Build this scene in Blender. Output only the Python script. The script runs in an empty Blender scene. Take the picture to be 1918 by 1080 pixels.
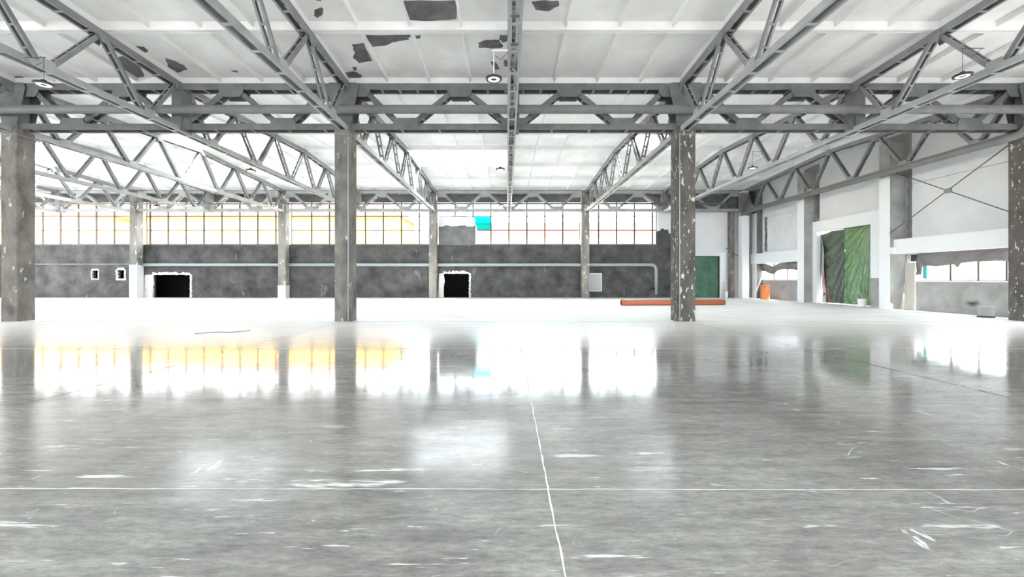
import bpy, math, random
from mathutils import Vector, Matrix

random.seed(7)
SC = bpy.context.scene
COL = SC.collection

# ------------------------------------------------------------------ camera
cam_d = bpy.data.cameras.new('camera')
cam_d.sensor_width = 36.0
cam_d.lens = 782.0 / 1918.0 * 36.0
cam_d.shift_x = 9.0 / 1918.0
cam_d.shift_y = -18.0 / 1918.0
cam_d.clip_end = 500
cam = bpy.data.objects.new('camera', cam_d)
cam.location = (0, 0, 1.5)
cam.rotation_euler = (math.radians(90), 0, 0)
COL.objects.link(cam)
SC.camera = cam

# ------------------------------------------------------------------ world, sun, exposure
w = bpy.data.worlds.new('world'); SC.world = w
w.use_nodes = True
bg = w.node_tree.nodes['Background']
bg.inputs[0].default_value = (0.90, 0.95, 1.0, 1)
bg.inputs[1].default_value = 1.6
sun_d = bpy.data.lights.new('sun', 'SUN')
sun_d.energy = 3.6
sun_d.color = (1.0, 0.96, 0.90)
sun_d.angle = math.radians(1.5)
sun = bpy.data.objects.new('sun', sun_d)
sd = Vector((-0.35, 0.45, -0.82)).normalized()       # direction the light travels
sun.rotation_euler = sd.to_track_quat('-Z', 'Y').to_euler()
sun.location = (30, -30, 40)
COL.objects.link(sun)
SC.view_settings.view_transform = 'Standard'
SC.view_settings.look = 'None'
SC.view_settings.gamma = 1
SC.view_settings.use_curve_mapping = False
SC.view_settings.exposure = 3.03
SC.cycles.use_denoising = True
SC.cycles.max_bounces = 9
SC.cycles.diffuse_bounces = 6
SC.cycles.glossy_bounces = 3
SC.cycles.transparent_max_bounces = 12
SC.cycles.sample_clamp_indirect = 8

# ------------------------------------------------------------------ materials
def new_mat(name):
    m = bpy.data.materials.new(name); m.use_nodes = True
    nt = m.node_tree
    return m, nt, nt.nodes['Principled BSDF']

def rgba(c): return (c[0], c[1], c[2], 1)

def noise(nt, scale, detail=4, vec=None, rough=0.6, stretch=None):
    n = nt.nodes.new('ShaderNodeTexNoise'); n.inputs['Scale'].default_value = scale
    n.inputs['Detail'].default_value = detail; n.inputs['Roughness'].default_value = rough
    g = nt.nodes.new('ShaderNodeNewGeometry')
    mp = nt.nodes.new('ShaderNodeMapping')
    nt.links.new(g.outputs['Position'], mp.inputs['Vector'])
    if stretch: mp.inputs['Scale'].default_value = stretch
    nt.links.new(mp.outputs[0], n.inputs['Vector'])
    return n

def ramp(nt, src, stops):
    r = nt.nodes.new('ShaderNodeValToRGB')
    while len(r.color_ramp.elements) < len(stops): r.color_ramp.elements.new(0.5)
    for e, (p, c) in zip(r.color_ramp.elements, stops):
        e.position = p; e.color = rgba(c)
    nt.links.new(src, r.inputs[0])
    return r

def mix(nt, fac, a, b, blend='MIX'):
    x = nt.nodes.new('ShaderNodeMix'); x.data_type = 'RGBA'; x.blend_type = blend
    if isinstance(fac, (int, float)): x.inputs[0].default_value = fac
    else: nt.links.new(fac, x.inputs[0])
    for s, v in ((6, a), (7, b)):
        if isinstance(v, tuple): x.inputs[s].default_value = rgba(v)
        else: nt.links.new(v, x.inputs[s])
    return x.outputs[2]

def bump(nt, src, bsdf, strength=0.2, dist=0.02):
    b = nt.nodes.new('ShaderNodeBump'); b.inputs['Strength'].default_value = strength
    b.inputs['Distance'].default_value = dist
    nt.links.new(src, b.inputs['Height']); nt.links.new(b.outputs[0], bsdf.inputs['Normal'])

def mottled(name, c0, c1, scale=1.2, rough=0.8, stretch=None, flakes=None, fl_scale=6, fl_at=0.62, bmp=0.15, metallic=0, spec=0.3):
    m, nt, b = new_mat(name)
    n = noise(nt, scale, 6, stretch=stretch)
    r = ramp(nt, n.outputs['Fac'], [(0.32, c0), (0.68, c1)])
    col = r.outputs[0]
    n2 = noise(nt, scale * 9, 3)
    col = mix(nt, 0.10, col, n2.outputs['Color'], 'OVERLAY')
    if flakes:
        n3 = noise(nt, fl_scale, 5, stretch=(1, 1, 0.45))
        f = ramp(nt, n3.outputs['Fac'], [(fl_at, (0, 0, 0)), (fl_at + 0.02, (1, 1, 1))])
        col = mix(nt, f.outputs[0], col, flakes)
    nt.links.new(col, b.inputs['Base Color'])
    b.inputs['Roughness'].default_value = rough
    b.inputs['Metallic'].default_value = metallic
    b.inputs['Specular IOR Level'].default_value = spec
    if bmp: bump(nt, n2.outputs['Fac'], b, bmp, 0.01)
    return m

def plain(name, c, rough=0.6, metallic=0, spec=0.4):
    m, nt, b = new_mat(name)
    n = noise(nt, 5, 3)
    col = mix(nt, 0.10, c, n.outputs['Color'], 'OVERLAY')
    nt.links.new(col, b.inputs['Base Color'])
    b.inputs['Roughness'].default_value = rough; b.inputs['Metallic'].default_value = metallic
    b.inputs['Specular IOR Level'].default_value = spec
    return m

M = {}
M['ceiling'] = mottled('ceiling_paint', (0.76, 0.75, 0.74), (0.91, 0.91, 0.905), 0.7, 0.9, bmp=0.05)
M['roofing'] = plain('roofing', (0.3, 0.3, 0.3), 0.9)
M['bare'] = mottled('bare_grey_concrete', (0.10, 0.10, 0.105), (0.20, 0.20, 0.20), 3, 0.9)
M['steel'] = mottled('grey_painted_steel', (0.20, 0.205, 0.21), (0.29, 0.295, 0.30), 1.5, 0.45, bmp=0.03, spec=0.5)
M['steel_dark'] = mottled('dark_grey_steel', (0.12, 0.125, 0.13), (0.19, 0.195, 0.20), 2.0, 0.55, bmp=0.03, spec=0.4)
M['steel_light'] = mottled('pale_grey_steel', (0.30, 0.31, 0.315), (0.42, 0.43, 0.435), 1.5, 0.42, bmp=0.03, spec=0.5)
M['pipe'] = mottled('grey_pipe_paint', (0.17, 0.17, 0.175), (0.23, 0.23, 0.235), 1.5, 0.5, bmp=0.02)
M['pipe_pale'] = plain('pale_blue_grey_pipe', (0.34, 0.38, 0.40), 0.45)
M['col_warm'] = mottled('warm_concrete', (0.10, 0.09, 0.08), (0.27, 0.25, 0.222), 1.9, 0.85, (1, 1, 0.6), (0.55, 0.54, 0.50), 4.0, 0.64)
M['col_brown'] = mottled('brown_grey_concrete', (0.07, 0.063, 0.058), (0.15, 0.138, 0.127), 1.5, 0.85, (1, 1, 0.5), (0.60, 0.58, 0.52), 9.0, 0.61)
M['col_pale'] = mottled('pale_concrete', (0.14, 0.135, 0.125), (0.33, 0.31, 0.28), 1.4, 0.85, (1, 1, 0.4), (0.70, 0.69, 0.66), 3.0, 0.62)
M['plaster_dark'] = mottled('dark_grey_plaster', (0.042, 0.041, 0.041), (0.125, 0.124, 0.121), 0.9, 0.9, flakes=(0.16, 0.16, 0.162), fl_scale=1.3, fl_at=0.66)
M['plaster_mid'] = mottled('grey_plaster', (0.13, 0.13, 0.13), (0.22, 0.22, 0.215), 1.2, 0.9)
M['white_wall'] = mottled('white_wall_paint', (0.70, 0.71, 0.72), (0.82, 0.82, 0.82), 0.5, 0.75, bmp=0.05)
M['white_fresh'] = plain('fresh_white_render', (0.86, 0.87, 0.88), 0.6)
M['wall_low'] = mottled('pale_grey_render', (0.30, 0.30, 0.285), (0.46, 0.455, 0.44), 1.3, 0.85, fl_scale=5)
M['rough_white'] = mottled('broken_white_masonry', (0.55, 0.54, 0.51), (0.80, 0.79, 0.76), 7, 0.95, bmp=0.9)
M['black'] = plain('unlit_room', (0.015, 0.015, 0.015), 1.0, spec=0.0)
M['frame'] = plain('window_frame_paint', (0.10, 0.07, 0.06), 0.5)
M['orange'] = plain('terracotta_plastic', (0.50, 0.16, 0.085), 0.4)
M['orange_bright'] = plain('orange_plastic', (0.85, 0.27, 0.09), 0.4)
M['white_plastic'] = plain('white_plastic', (0.85, 0.85, 0.86), 0.35)
M['grey_plastic'] = plain('grey_plastic', (0.42, 0.43, 0.44), 0.45)
M['dark'] = plain('dark_rubber', (0.04, 0.04, 0.045), 0.6)
M['lamp_body'] = plain('black_lamp_housing', (0.03, 0.03, 0.035), 0.4)
M['white_metal'] = plain('white_metal', (0.8, 0.8, 0.8), 0.4)
def soot(m):
    nt = m.node_tree; b = nt.nodes['Principled BSDF']; L = nt.links
    g = nt.nodes.new('ShaderNodeNewGeometry'); mp = nt.nodes.new('ShaderNodeMapping'); mp.vector_type = 'TEXTURE'
    mp.inputs['Location'].default_value = (19.75, 17.7, 0.45); mp.inputs['Scale'].default_value = (1, 0.75, 0.30)
    L.new(g.outputs['Position'], mp.inputs[0])
    ln = nt.nodes.new('ShaderNodeVectorMath'); ln.operation = 'LENGTH'; L.new(mp.outputs[0], ln.inputs[0])
    n = noise(nt, 4, 4); ad = nt.nodes.new('ShaderNodeMath'); ad.operation = 'MULTIPLY_ADD'; ad.inputs[1].default_value = 0.8
    L.new(n.outputs['Fac'], ad.inputs[0]); L.new(ln.outputs['Value'], ad.inputs[2])
    f = ramp(nt, ad.outputs[0], [(0.45, (0.9, 0.9, 0.9)), (1.3 / 1.4, (0, 0, 0))])
    old = b.inputs['Base Color'].links[0].from_socket
    L.new(mix(nt, f.outputs[0], old, (0.03, 0.03, 0.03)), b.inputs['Base Color'])
soot(M['wall_low'])
M['board'] = plain('beige_board', (0.60, 0.56, 0.50), 0.8)
M['green_door'] = mottled('dark_green_sheet', (0.045, 0.11, 0.075), (0.09, 0.20, 0.14), 1.4, 0.35, bmp=0.1)
M['teal'] = plain('teal_frame', (0.06, 0.45, 0.38), 0.5)
M['joint'] = mottled('joint_filler', (0.62, 0.62, 0.60), (0.85, 0.85, 0.83), 12, 0.8)
M['joint_dark'] = plain('dark_joint', (0.16, 0.16, 0.155), 0.8)
M['cable'] = plain('cable', (0.10, 0.10, 0.11), 0.6)
M['street'] = plain('street_surface', (0.45, 0.44, 0.42), 0.95)
M['yellow'] = mottled('yellow_facade', (0.60, 0.41, 0.085), (0.68, 0.48, 0.11), 0.2, 0.9, bmp=0)
M['cream'] = mottled('cream_facade', (0.64, 0.50, 0.24), (0.70, 0.58, 0.32), 0.2, 0.9, bmp=0)
M['red_brick'] = plain('red_brown_facade', (0.45, 0.18, 0.10), 0.9)
M['tile_roof'] = plain('roof_tiles', (0.35, 0.16, 0.10), 0.9)
M['shutter'] = plain('grey_shutter', (0.30, 0.33, 0.36), 0.6)

def glass(name, tint=(0.96, 0.98, 0.98), gl=0.04, gr=0.02):
    m = bpy.data.materials.new(name); m.use_nodes = True
    nt = m.node_tree; nt.nodes.clear()
    o = nt.nodes.new('ShaderNodeOutputMaterial'); t = nt.nodes.new('ShaderNodeBsdfTransparent')
    g = nt.nodes.new('ShaderNodeBsdfGlossy'); x = nt.nodes.new('ShaderNodeMixShader')
    t.inputs[0].default_value = rgba(tint); g.inputs['Roughness'].default_value = gr
    x.inputs[0].default_value = gl
    nt.links.new(t.outputs[0], x.inputs[1]); nt.links.new(g.outputs[0], x.inputs[2])
    nt.links.new(x.outputs[0], o.inputs[0])
    return m
M['glass'] = glass('window_glass')
M['cyan'] = glass('cyan_glass', (0.01, 0.62, 0.68))

def film(name, c, trans, gloss=0.12, rough=0.22, bmps=6):
    m = bpy.data.materials.new(name); m.use_nodes = True
    nt = m.node_tree; nt.nodes.clear()
    o = nt.nodes.new('ShaderNodeOutputMaterial')
    d = nt.nodes.new('ShaderNodeBsdfDiffuse'); t = nt.nodes.new('ShaderNodeBsdfTranslucent')
    g = nt.nodes.new('ShaderNodeBsdfGlossy'); x = nt.nodes.new('ShaderNodeMixShader'); y = nt.nodes.new('ShaderNodeMixShader')
    n = noise(nt, bmps, 4); b = nt.nodes.new('ShaderNodeBump'); b.inputs['Strength'].default_value = 1.0; b.inputs['Distance'].default_value = 0.08
    nt.links.new(n.outputs['Fac'], b.inputs['Height'])
    for s in (d, g): nt.links.new(b.outputs[0], s.inputs['Normal'])
    n2 = noise(nt, 0.9, 3)
    cc = ramp(nt, n2.outputs['Fac'], [(0.35, tuple(k * 0.7 for k in c)), (0.65, c)])
    nt.links.new(cc.outputs[0], d.inputs[0]); nt.links.new(cc.outputs[0], t.inputs[0])
    g.inputs[0].default_value = (1, 1, 1, 1); g.inputs['Roughness'].default_value = rough
    x.inputs[0].default_value = trans; y.inputs[0].default_value = gloss
    nt.links.new(d.outputs[0], x.inputs[1]); nt.links.new(t.outputs[0], x.inputs[2])
    nt.links.new(x.outputs[0], y.inputs[1]); nt.links.new(g.outputs[0], y.inputs[2])
    nt.links.new(y.outputs[0], o.inputs[0])
    return m
M['green_film'] = film('lit_green_plastic_film', (0.10, 0.24, 0.06), 0.35, 0.17, 0.18)  # light shining through is put into the brighter green
M['green_film_shaded'] = film('shaded_green_plastic_film', (0.05, 0.09, 0.05), 0.12, 0.13, 0.18)  # same film, shade put into the darker green
M['grey_film'] = film('grey_plastic_film', (0.24, 0.22, 0.215), 0.15, 0.10, 0.25, 5)
M['white_film'] = film('white_plastic_film', (0.8, 0.76, 0.74), 0.4, 0.06, 0.4, 4)

def emit(name, c, s):
    m, nt, b = new_mat(name)
    b.inputs['Base Color'].default_value = rgba(c)
    b.inputs['Emission Color'].default_value = rgba(c); b.inputs['Emission Strength'].default_value = s
    return m
M['led'] = emit('lit_led_ring', (0.95, 0.98, 1.0), 0.22)

def floor_material():
    m, nt, b = new_mat('polished_concrete')
    L = nt.links
    big = noise(nt, 0.35, 6)
    fine = noise(nt, 5.0, 6, stretch=(0.35, 1.6, 1))
    base = ramp(nt, big.outputs['Fac'], [(0.3, (0.19, 0.186, 0.174)), (0.7, (0.36, 0.353, 0.335))]).outputs[0]
    f2 = ramp(nt, fine.outputs['Fac'], [(0.35, (0.62, 0.62, 0.62)), (0.7, (1.15, 1.15, 1.14))]).outputs[0]
    base = mix(nt, 0.8, base, f2, 'MULTIPLY')
    gr = ramp(nt, noise(nt, 22.0, 6, stretch=(0.4, 1.4, 1), rough=0.8).outputs['Fac'], [(0.3, (0.55, 0.55, 0.55)), (0.7, (1.4, 1.4, 1.4))]).outputs[0]
    base = mix(nt, 0.85, base, gr, 'MULTIPLY')
    # pale trowel scuffs, mostly near the near cross joint
    sc = noise(nt, 1.7, 8, stretch=(0.45, 2.2, 1), rough=0.7)
    sf = ramp(nt, sc.outputs['Fac'], [(0.60, (0, 0, 0)), (0.72, (0.8, 0.8, 0.8))]).outputs[0]
    wv = noise(nt, 28, 3, stretch=(0.25, 2.0, 1))
    wf = ramp(nt, wv.outputs['Fac'], [(0.45, (0, 0, 0)), (0.62, (1, 1, 1))]).outputs[0]
    sf = mix(nt, 1.0, sf, wf, 'MULTIPLY')
    base = mix(nt, sf, base, (0.66, 0.66, 0.64))
    # thin scratches
    vo = nt.nodes.new('ShaderNodeTexVoronoi'); vo.feature = 'DISTANCE_TO_EDGE'; vo.inputs['Scale'].default_value = 1.1
    g = nt.nodes.new('ShaderNodeNewGeometry'); mp = nt.nodes.new('ShaderNodeMapping')
    mp.inputs['Scale'].default_value = (0.35, 2.6, 1); mp.inputs['Rotation'].default_value = (0, 0, 0.2)
    wn = noise(nt, 1.3, 3); vm = nt.nodes.new('ShaderNodeVectorMath'); vm.operation = 'MULTIPLY_ADD'
    L.new(wn.outputs['Color'], vm.inputs[0]); vm.inputs[1].default_value = (0.5, 0.5, 0); L.new(g.outputs['Position'], vm.inputs[2])
    L.new(vm.outputs[0], mp.inputs[0]); L.new(mp.outputs[0], vo.inputs['Vector'])
    sr = ramp(nt, vo.outputs['Distance'], [(0.0, (1, 1, 1)), (0.004, (0, 0, 0))]).outputs[0]
    gate = ramp(nt, noise(nt, 1.9, 2).outputs['Fac'], [(0.55, (0, 0, 0)), (0.63, (0.7, 0.7, 0.7))]).outputs[0]
    sr = mix(nt, 1.0, sr, gate, 'MULTIPLY')
    base = mix(nt, sr, base, (0.75, 0.75, 0.73))
    # short pale dashes
    s0 = nt.nodes.new('ShaderNodeSeparateXYZ'); g0 = nt.nodes.new('ShaderNodeNewGeometry'); L.new(g0.outputs['Position'], s0.inputs[0])
    nearg = nt.nodes.new('ShaderNodeMapRange'); nearg.inputs['From Min'].default_value = 3.2; nearg.inputs['From Max'].default_value = 4.5
    nearg.inputs['To Min'].default_value = 1.0; nearg.inputs['To Max'].default_value = 0.35
    L.new(s0.outputs['Y'], nearg.inputs['Value'])
    for scl, st, lo in ((3.0, (0.25, 3.2, 1), 0.64), (8.0, (0.3, 2.6, 1), 0.66), (2.2, (1.6, 0.6, 1), 0.68), (1.1, (0.35, 2.0, 1), 0.64)):
        q = ramp(nt, noise(nt, scl, 5, stretch=st, rough=0.65).outputs['Fac'], [(lo, (0, 0, 0)), (lo + 0.03, (0.8, 0.8, 0.8))]).outputs[0]
        q = mix(nt, 1.0, q, nearg.outputs[0], 'MULTIPLY')
        base = mix(nt, q, base, (0.78, 0.78, 0.76))
    # whitish grazing reflection painted as a dusty veil into the polished slab's far half
    sp = nt.nodes.new('ShaderNodeSeparateXYZ'); gg = nt.nodes.new('ShaderNodeNewGeometry'); L.new(gg.outputs['Position'], sp.inputs[0])
    mm = nt.nodes.new('ShaderNodeMapRange'); mm.inputs['From Min'].default_value = 7.6; mm.inputs['From Max'].default_value = 12.5; mm.inputs['To Max'].default_value = 0.9
    L.new(sp.outputs['Y'], mm.inputs['Value'])
    base = mix(nt, mm.outputs[0], base, (0.68, 0.655, 0.62))
    # dusty, unpolished far slab beyond the first row of columns
    sep = nt.nodes.new('ShaderNodeSeparateXYZ'); g2 = nt.nodes.new('ShaderNodeNewGeometry'); L.new(g2.outputs['Position'], sep.inputs[0])
    ed = noise(nt, 0.5, 5, stretch=(0.6, 1.0, 1))
    ma = nt.nodes.new('ShaderNodeMath'); ma.operation = 'MULTIPLY_ADD'; ma.inputs[1].default_value = 3.4
    L.new(ed.outputs['Fac'], ma.inputs[0]); L.new(sep.outputs['Y'], ma.inputs[2])
    mr = nt.nodes.new('ShaderNodeMapRange'); mr.inputs['From Min'].default_value = 14.4; mr.inputs['From Max'].default_value = 16.6
    L.new(ma.outputs[0], mr.inputs['Value'])
    dn = ramp(nt, noise(nt, 0.8, 6, stretch=(0.4, 1.3, 1)).outputs['Fac'], [(0.3, (0.72, 0.71, 0.68)), (0.6, (0.86, 0.86, 0.84))]).outputs[0]
    col = mix(nt, mr.outputs[0], base, dn)
    L.new(col, b.inputs['Base Color'])
    rn = ramp(nt, noise(nt, 1.2, 5, stretch=(0.5, 1.5, 1)).outputs['Fac'], [(0.3, (0.12,) * 3), (0.7, (0.22,) * 3)]).outputs[0]
    rm = nt.nodes.new('ShaderNodeMapRange'); rm.inputs['From Min'].default_value = 4.0; rm.inputs['From Max'].default_value = 6.0; rm.inputs['To Min'].default_value = 1.0; rm.inputs['To Max'].default_value = 0.5
    L.new(s0.outputs['Y'], rm.inputs['Value']); rn = mix(nt, 1.0, rn, rm.outputs[0], 'MULTIPLY')
    rr = mix(nt, mr.outputs[0], rn, (0.75, 0.75, 0.75))
    rr = mix(nt, sf, rr, (0.6, 0.6, 0.6))
    dz = nt.nodes.new('ShaderNodeMapRange'); dz.inputs['From Min'].default_value = 8.5; dz.inputs['From Max'].default_value = 13.0; dz.inputs['To Max'].default_value = 0.75
    L.new(s0.outputs['Y'], dz.inputs['Value']); rr = mix(nt, dz.outputs[0], rr, (0.55, 0.55, 0.55))
    L.new(rr, b.inputs['Roughness'])
    b.inputs['IOR'].default_value = 1.6
    b.inputs['Specular IOR Level'].default_value = 0.6
    bp = noise(nt, 0.9, 3, stretch=(0.6, 1.2, 1))
    bump(nt, bp.outputs['Fac'], b, 0.12, 0.006)
    return m
M['floor'] = floor_material()

# ------------------------------------------------------------------ mesh helpers
class MB:
    def __init__(s): s.v = []; s.f = []
    def add(s, vs, fs):
        o = len(s.v); s.v += [tuple(p) for p in vs]; s.f += [tuple(i + o for i in f) for f in fs]; return s
    def box(s, x0, x1, y0, y1, z0, z1):
        return s.add([(x0,y0,z0),(x1,y0,z0),(x1,y1,z0),(x0,y1,z0),(x0,y0,z1),(x1,y0,z1),(x1,y1,z1),(x0,y1,z1)],
                     [(0,3,2,1),(4,5,6,7),(0,1,5,4),(1,2,6,5),(2,3,7,6),(3,0,4,7)])
    def obox(s, p0, ex, ey, ez, a0, a1, b0, b1, c0, c1):
        P = lambda a, b, c: p0 + ex * a + ey * b + ez * c
        vs = [P(a0,b0,c0),P(a1,b0,c0),P(a1,b1,c0),P(a0,b1,c0),P(a0,b0,c1),P(a1,b0,c1),P(a1,b1,c1),P(a0,b1,c1)]
        return s.add(vs, [(0,3,2,1),(4,5,6,7),(0,1,5,4),(1,2,6,5),(2,3,7,6),(3,0,4,7)])
    def prism(s, pts, d0, d1, plane='xz'):
        n = len(pts)
        mk = {'xz': lambda a, b, d: (a, d, b), 'yz': lambda a, b, d: (d, a, b), 'xy': lambda a, b, d: (a, b, d)}[plane]
        vs = [mk(a, b, d0) for a, b in pts] + [mk(a, b, d1) for a, b in pts]
        fs = [tuple(range(n)), tuple(range(2 * n - 1, n - 1, -1))]
        fs += [(i, i + n, (i + 1) % n + n, (i + 1) % n) for i in range(n)]
        return s.add(vs, fs)
    def tube(s, path, r, n=14, cap=True):
        path = [Vector(p) for p in path]
        rings = []; prev = None
        for i, p in enumerate(path):
            t = ((path[min(i + 1, len(path) - 1)] - path[max(i - 1, 0)])).normalized()
            if prev is None:
                u = t.cross(Vector((0, 0, 1)))
                if u.length < 1e-3: u = t.cross(Vector((0, 1, 0)))
            else: u = prev - t * prev.dot(t)
            u.normalize(); prev = u; v = t.cross(u)
            rr = r[i] if isinstance(r, (list, tuple)) else r
            rings.append([p + (u * math.cos(2 * math.pi * k / n) + v * math.sin(2 * math.pi * k / n)) * rr for k in range(n)])
        vs = [q for R in rings for q in R]; fs = []
        for i in range(len(rings) - 1):
            for k in range(n):
                a = i * n + k; b = i * n + (k + 1) % n
                fs.append((a, b, b + n, a + n))
        if cap:
            fs.append(tuple(range(n - 1, -1, -1))); fs.append(tuple((len(rings) - 1) * n + k for k in range(n)))
        return s.add(vs, fs)
    def lathe(s, prof, c=(0, 0, 0), n=28):
        vs = []; fs = []
        for r, z in prof:
            for k in range(n):
                a = 2 * math.pi * k / n
                vs.append((c[0] + r * math.cos(a), c[1] + r * math.sin(a), c[2] + z))
        for i in range(len(prof) - 1):
            for k in range(n):
                a = i * n + k; b = i * n + (k + 1) % n
                fs.append((a, b, b + n, a + n))
        return s.add(vs, fs)
    def grid(s, fn, nu, nv):
        o = []
        for j in range(nv + 1):
            for i in range(nu + 1): o.append(fn(i / nu, j / nv))
        fs = [(j * (nu + 1) + i, j * (nu + 1) + i + 1, (j + 1) * (nu + 1) + i + 1, (j + 1) * (nu + 1) + i) for j in range(nv) for i in range(nu)]
        return s.add(o, fs)
    def mesh(s, name, mat, smooth=False):
        me = bpy.data.meshes.new(name); me.from_pydata(s.v, [], s.f)
        me.materials.append(M[mat] if isinstance(mat, str) else mat)
        if smooth: me.polygons.foreach_set('use_smooth', [True] * len(me.polygons))
        me.update(); return me
    def build(s, name, mat, parent=None, smooth=False, loc=None):
        return link(name, s.mesh(name, mat, smooth), parent, loc)

def link(name, me, parent=None, loc=None):
    o = bpy.data.objects.new(name, me); COL.objects.link(o)
    if parent: o.parent = parent
    if loc: o.location = loc
    return o

def tag(o, label, cat, group=None, kind=None):
    o['label'] = label; o['category'] = cat
    if group: o['group'] = group
    if kind: o['kind'] = kind
    return o
def struct(o, label=None):
    o['kind'] = 'structure'
    if label: o['label'] = label
    return o
def empty(name, loc=(0, 0, 0)):
    o = bpy.data.objects.new(name, None); COL.objects.link(o); o.location = loc; o.empty_display_size = 0.3
    return o
def copy_tree(o, parent=None):
    c = o.copy(); COL.objects.link(c)
    if parent: c.parent = parent
    for ch in list(o.children): copy_tree(ch, c)
    return c

def double_member(p0, p1, wide, deep, leg, t=0.012, step=1.0, bw=0.08, across=None, ends=0.3, bat_both=True):
    """two facing channels joined by flat batten plates"""
    p0 = Vector(p0); p1 = Vector(p1); ex = (p1 - p0); L = ex.length; ex.normalize()
    ey = Vector(across).normalized(); ez = ex.cross(ey).normalized()
    mb = MB(); h = wide / 2; d = deep / 2
    for sgn in (-1, 1):
        a, b = sorted((sgn * h, sgn * (h - t)))
        mb.obox(p0, ex, ey, ez, 0, L, a, b, -d, d)
        a, b = sorted((sgn * (h - t), sgn * (h - leg)))
        mb.obox(p0, ex, ey, ez, 0, L, a, b, d - t, d)
        mb.obox(p0, ex, ey, ez, 0, L, a, b, -d, -d + t)
    n = max(1, int(round((L - 2 * ends) / step)))
    for i in range(n + 1):
        x = ends + (L - 2 * ends) * i / n
        mb.obox(p0, ex, ey, ez, x - bw / 2, x + bw / 2, -h + 0.01, h - 0.01, -d - 0.008, -d)
        if bat_both: mb.obox(p0, ex, ey, ez, x - bw / 2, x + bw / 2, -h + 0.01, h - 0.01, d, d + 0.008)
    return mb

# ------------------------------------------------------------------ layout numbers
TX = [-35.4, -29.4, -23.5, -17.6, -11.7, -5.75, 0.16, 6.25, 12.4, 18.6]   # truss lines
XL, XR = -41.4, 19.75
Y1, Y2 = 15.0, 33.0
YB = 33.4                                                                    # face of the back wall
def hc(y):                                                                  # underside of the roof ribs
    k = (y - Y1) % 18.0
    return 8.45 + 0.46 * (1 - abs(k - 9) / 9)

# ------------------------------------------------------------------ floor
fl = MB().box(XL - 0.4, XR + 0.5, -15, YB + 0.3, -0.25, 0).build('floor', 'floor'); struct(fl)
def joint(mb_path, wd, mat, name='joint_strip', z=0.0025):
    mb = MB(); L = []; R = []
    for i, (x, y) in enumerate(mb_path):
        a = Vector(mb_path[max(0, i - 1)]); b = Vector(mb_path[min(len(mb_path) - 1, i + 1)])
        t = (b - a).normalized(); n = Vector((-t.y, t.x)); ww = wd * random.uniform(0.6, 1.5)
        L.append((x + n.x * ww / 2, y + n.y * ww / 2, z)); R.append((x - n.x * ww / 2, y - n.y * ww / 2, z))
    n = len(L); mb.add(L + R + [(p[0], p[1], -0.002) for p in L + R], [(i, i + 1, n + i + 1, n + i) for i in range(n - 1)])
    return mb.build(name, mat, fl)
def line(p, q, n=60, j=0.004):
    return [(p[0] + (q[0] - p[0]) * i / n + random.uniform(-j, j), p[1] + (q[1] - p[1]) * i / n + random.uniform(-j, j)) for i in range(n + 1)]
joint(line((0.29, -2), (0.30, 14.2), 220), 0.011, 'joint')
joint(line((-18, 3.02), (19.4, 2.93), 300), 0.008, 'joint')
joint(line((-24, 8.98), (19.4, 8.95), 120), 0.014, 'joint')
joint(line((6.3, -2), (6.42, 14.2), 90), 0.02, 'joint_dark')
joint(line((-5.8, -2), (-5.75, 14.2), 90), 0.012, 'joint_dark')
joint(line((-30, 14.75), (19.4, 14.75), 120), 0.04, 'joint_dark')
joint(line((0.9, 3.36), (19.4, 3.34), 120), 0.006, 'joint_dark')
# loose scraps of wire on the floor
def wire(name, pts, r, mat, label):
    o = MB().tube(pts, r, 6).build(name, mat, None, True); tag(o, label, 'wire'); return o
wire('wire_scrap', [(-8.5 + 0.09 * i, 11.35 + 0.16 * math.sin(i * 0.55) + 0.055 * i, 0.012) for i in range(13)], 0.008, 'cable',
     'thin bent dark wire scrap lying on the polished floor before the second column')

# ------------------------------------------------------------------ roof
def panel_mesh(open_from=None, open_to=None):
    """ribbed precast roof panel, unit width 1 x 3 m, underside of rim at z 0"""
    mb = MB(); W = 1.0; Lp = 3.0; H = 0.20; sx = 1 / 6.0
    # rim ribs with sloping inner sides, small open joint between panels
    e = 0.012; rb, rt = 0.08, 0.12
    def rib_x(y0, y1b, y1t):       # long rim rib running along x
        pts = [(y0, 0), (y1b, 0), (y1t, H), (y0, H)]
        mb.prism(pts, 0.0, W, 'yz')
    rib_x(e, rb, rt + 0.04); rib_x(Lp - e, Lp - rb, Lp - rt - 0.04)
    for a, b, c in ((e * sx, rb * sx, rt * sx), (W - e * sx, W - rb * sx, W - rt * sx)):
        mb.prism([(a, 0.0), (b, 0.0), (c, H), (a, H)], 0.05, Lp - 0.05, 'xz')
    for k in (1, 2, 3):
        x = k / 4
        mb.prism([(x - 0.022 * sx, 0.06), (x + 0.022 * sx, 0.06), (x + 0.05 * sx, H), (x - 0.05 * sx, H)], 0.06, Lp - 0.06, 'xz')
    if open_from is None:
        mb.box(0, W, 0, Lp, H, H + 0.05)
    else:
        if open_from > 0: mb.box(0, open_from, 0, Lp, H, H + 0.05)
        if open_to < 1: mb.box(open_to, 1, 0, Lp, H, H + 0.05)
        for (y0, y1) in ((0, 0.2), (Lp - 0.2, Lp)): mb.box(open_from, open_to, y0, y1, H, H + 0.05)
    return mb.mesh('ceiling_panel', 'ceiling')
PM = panel_mesh()
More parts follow.
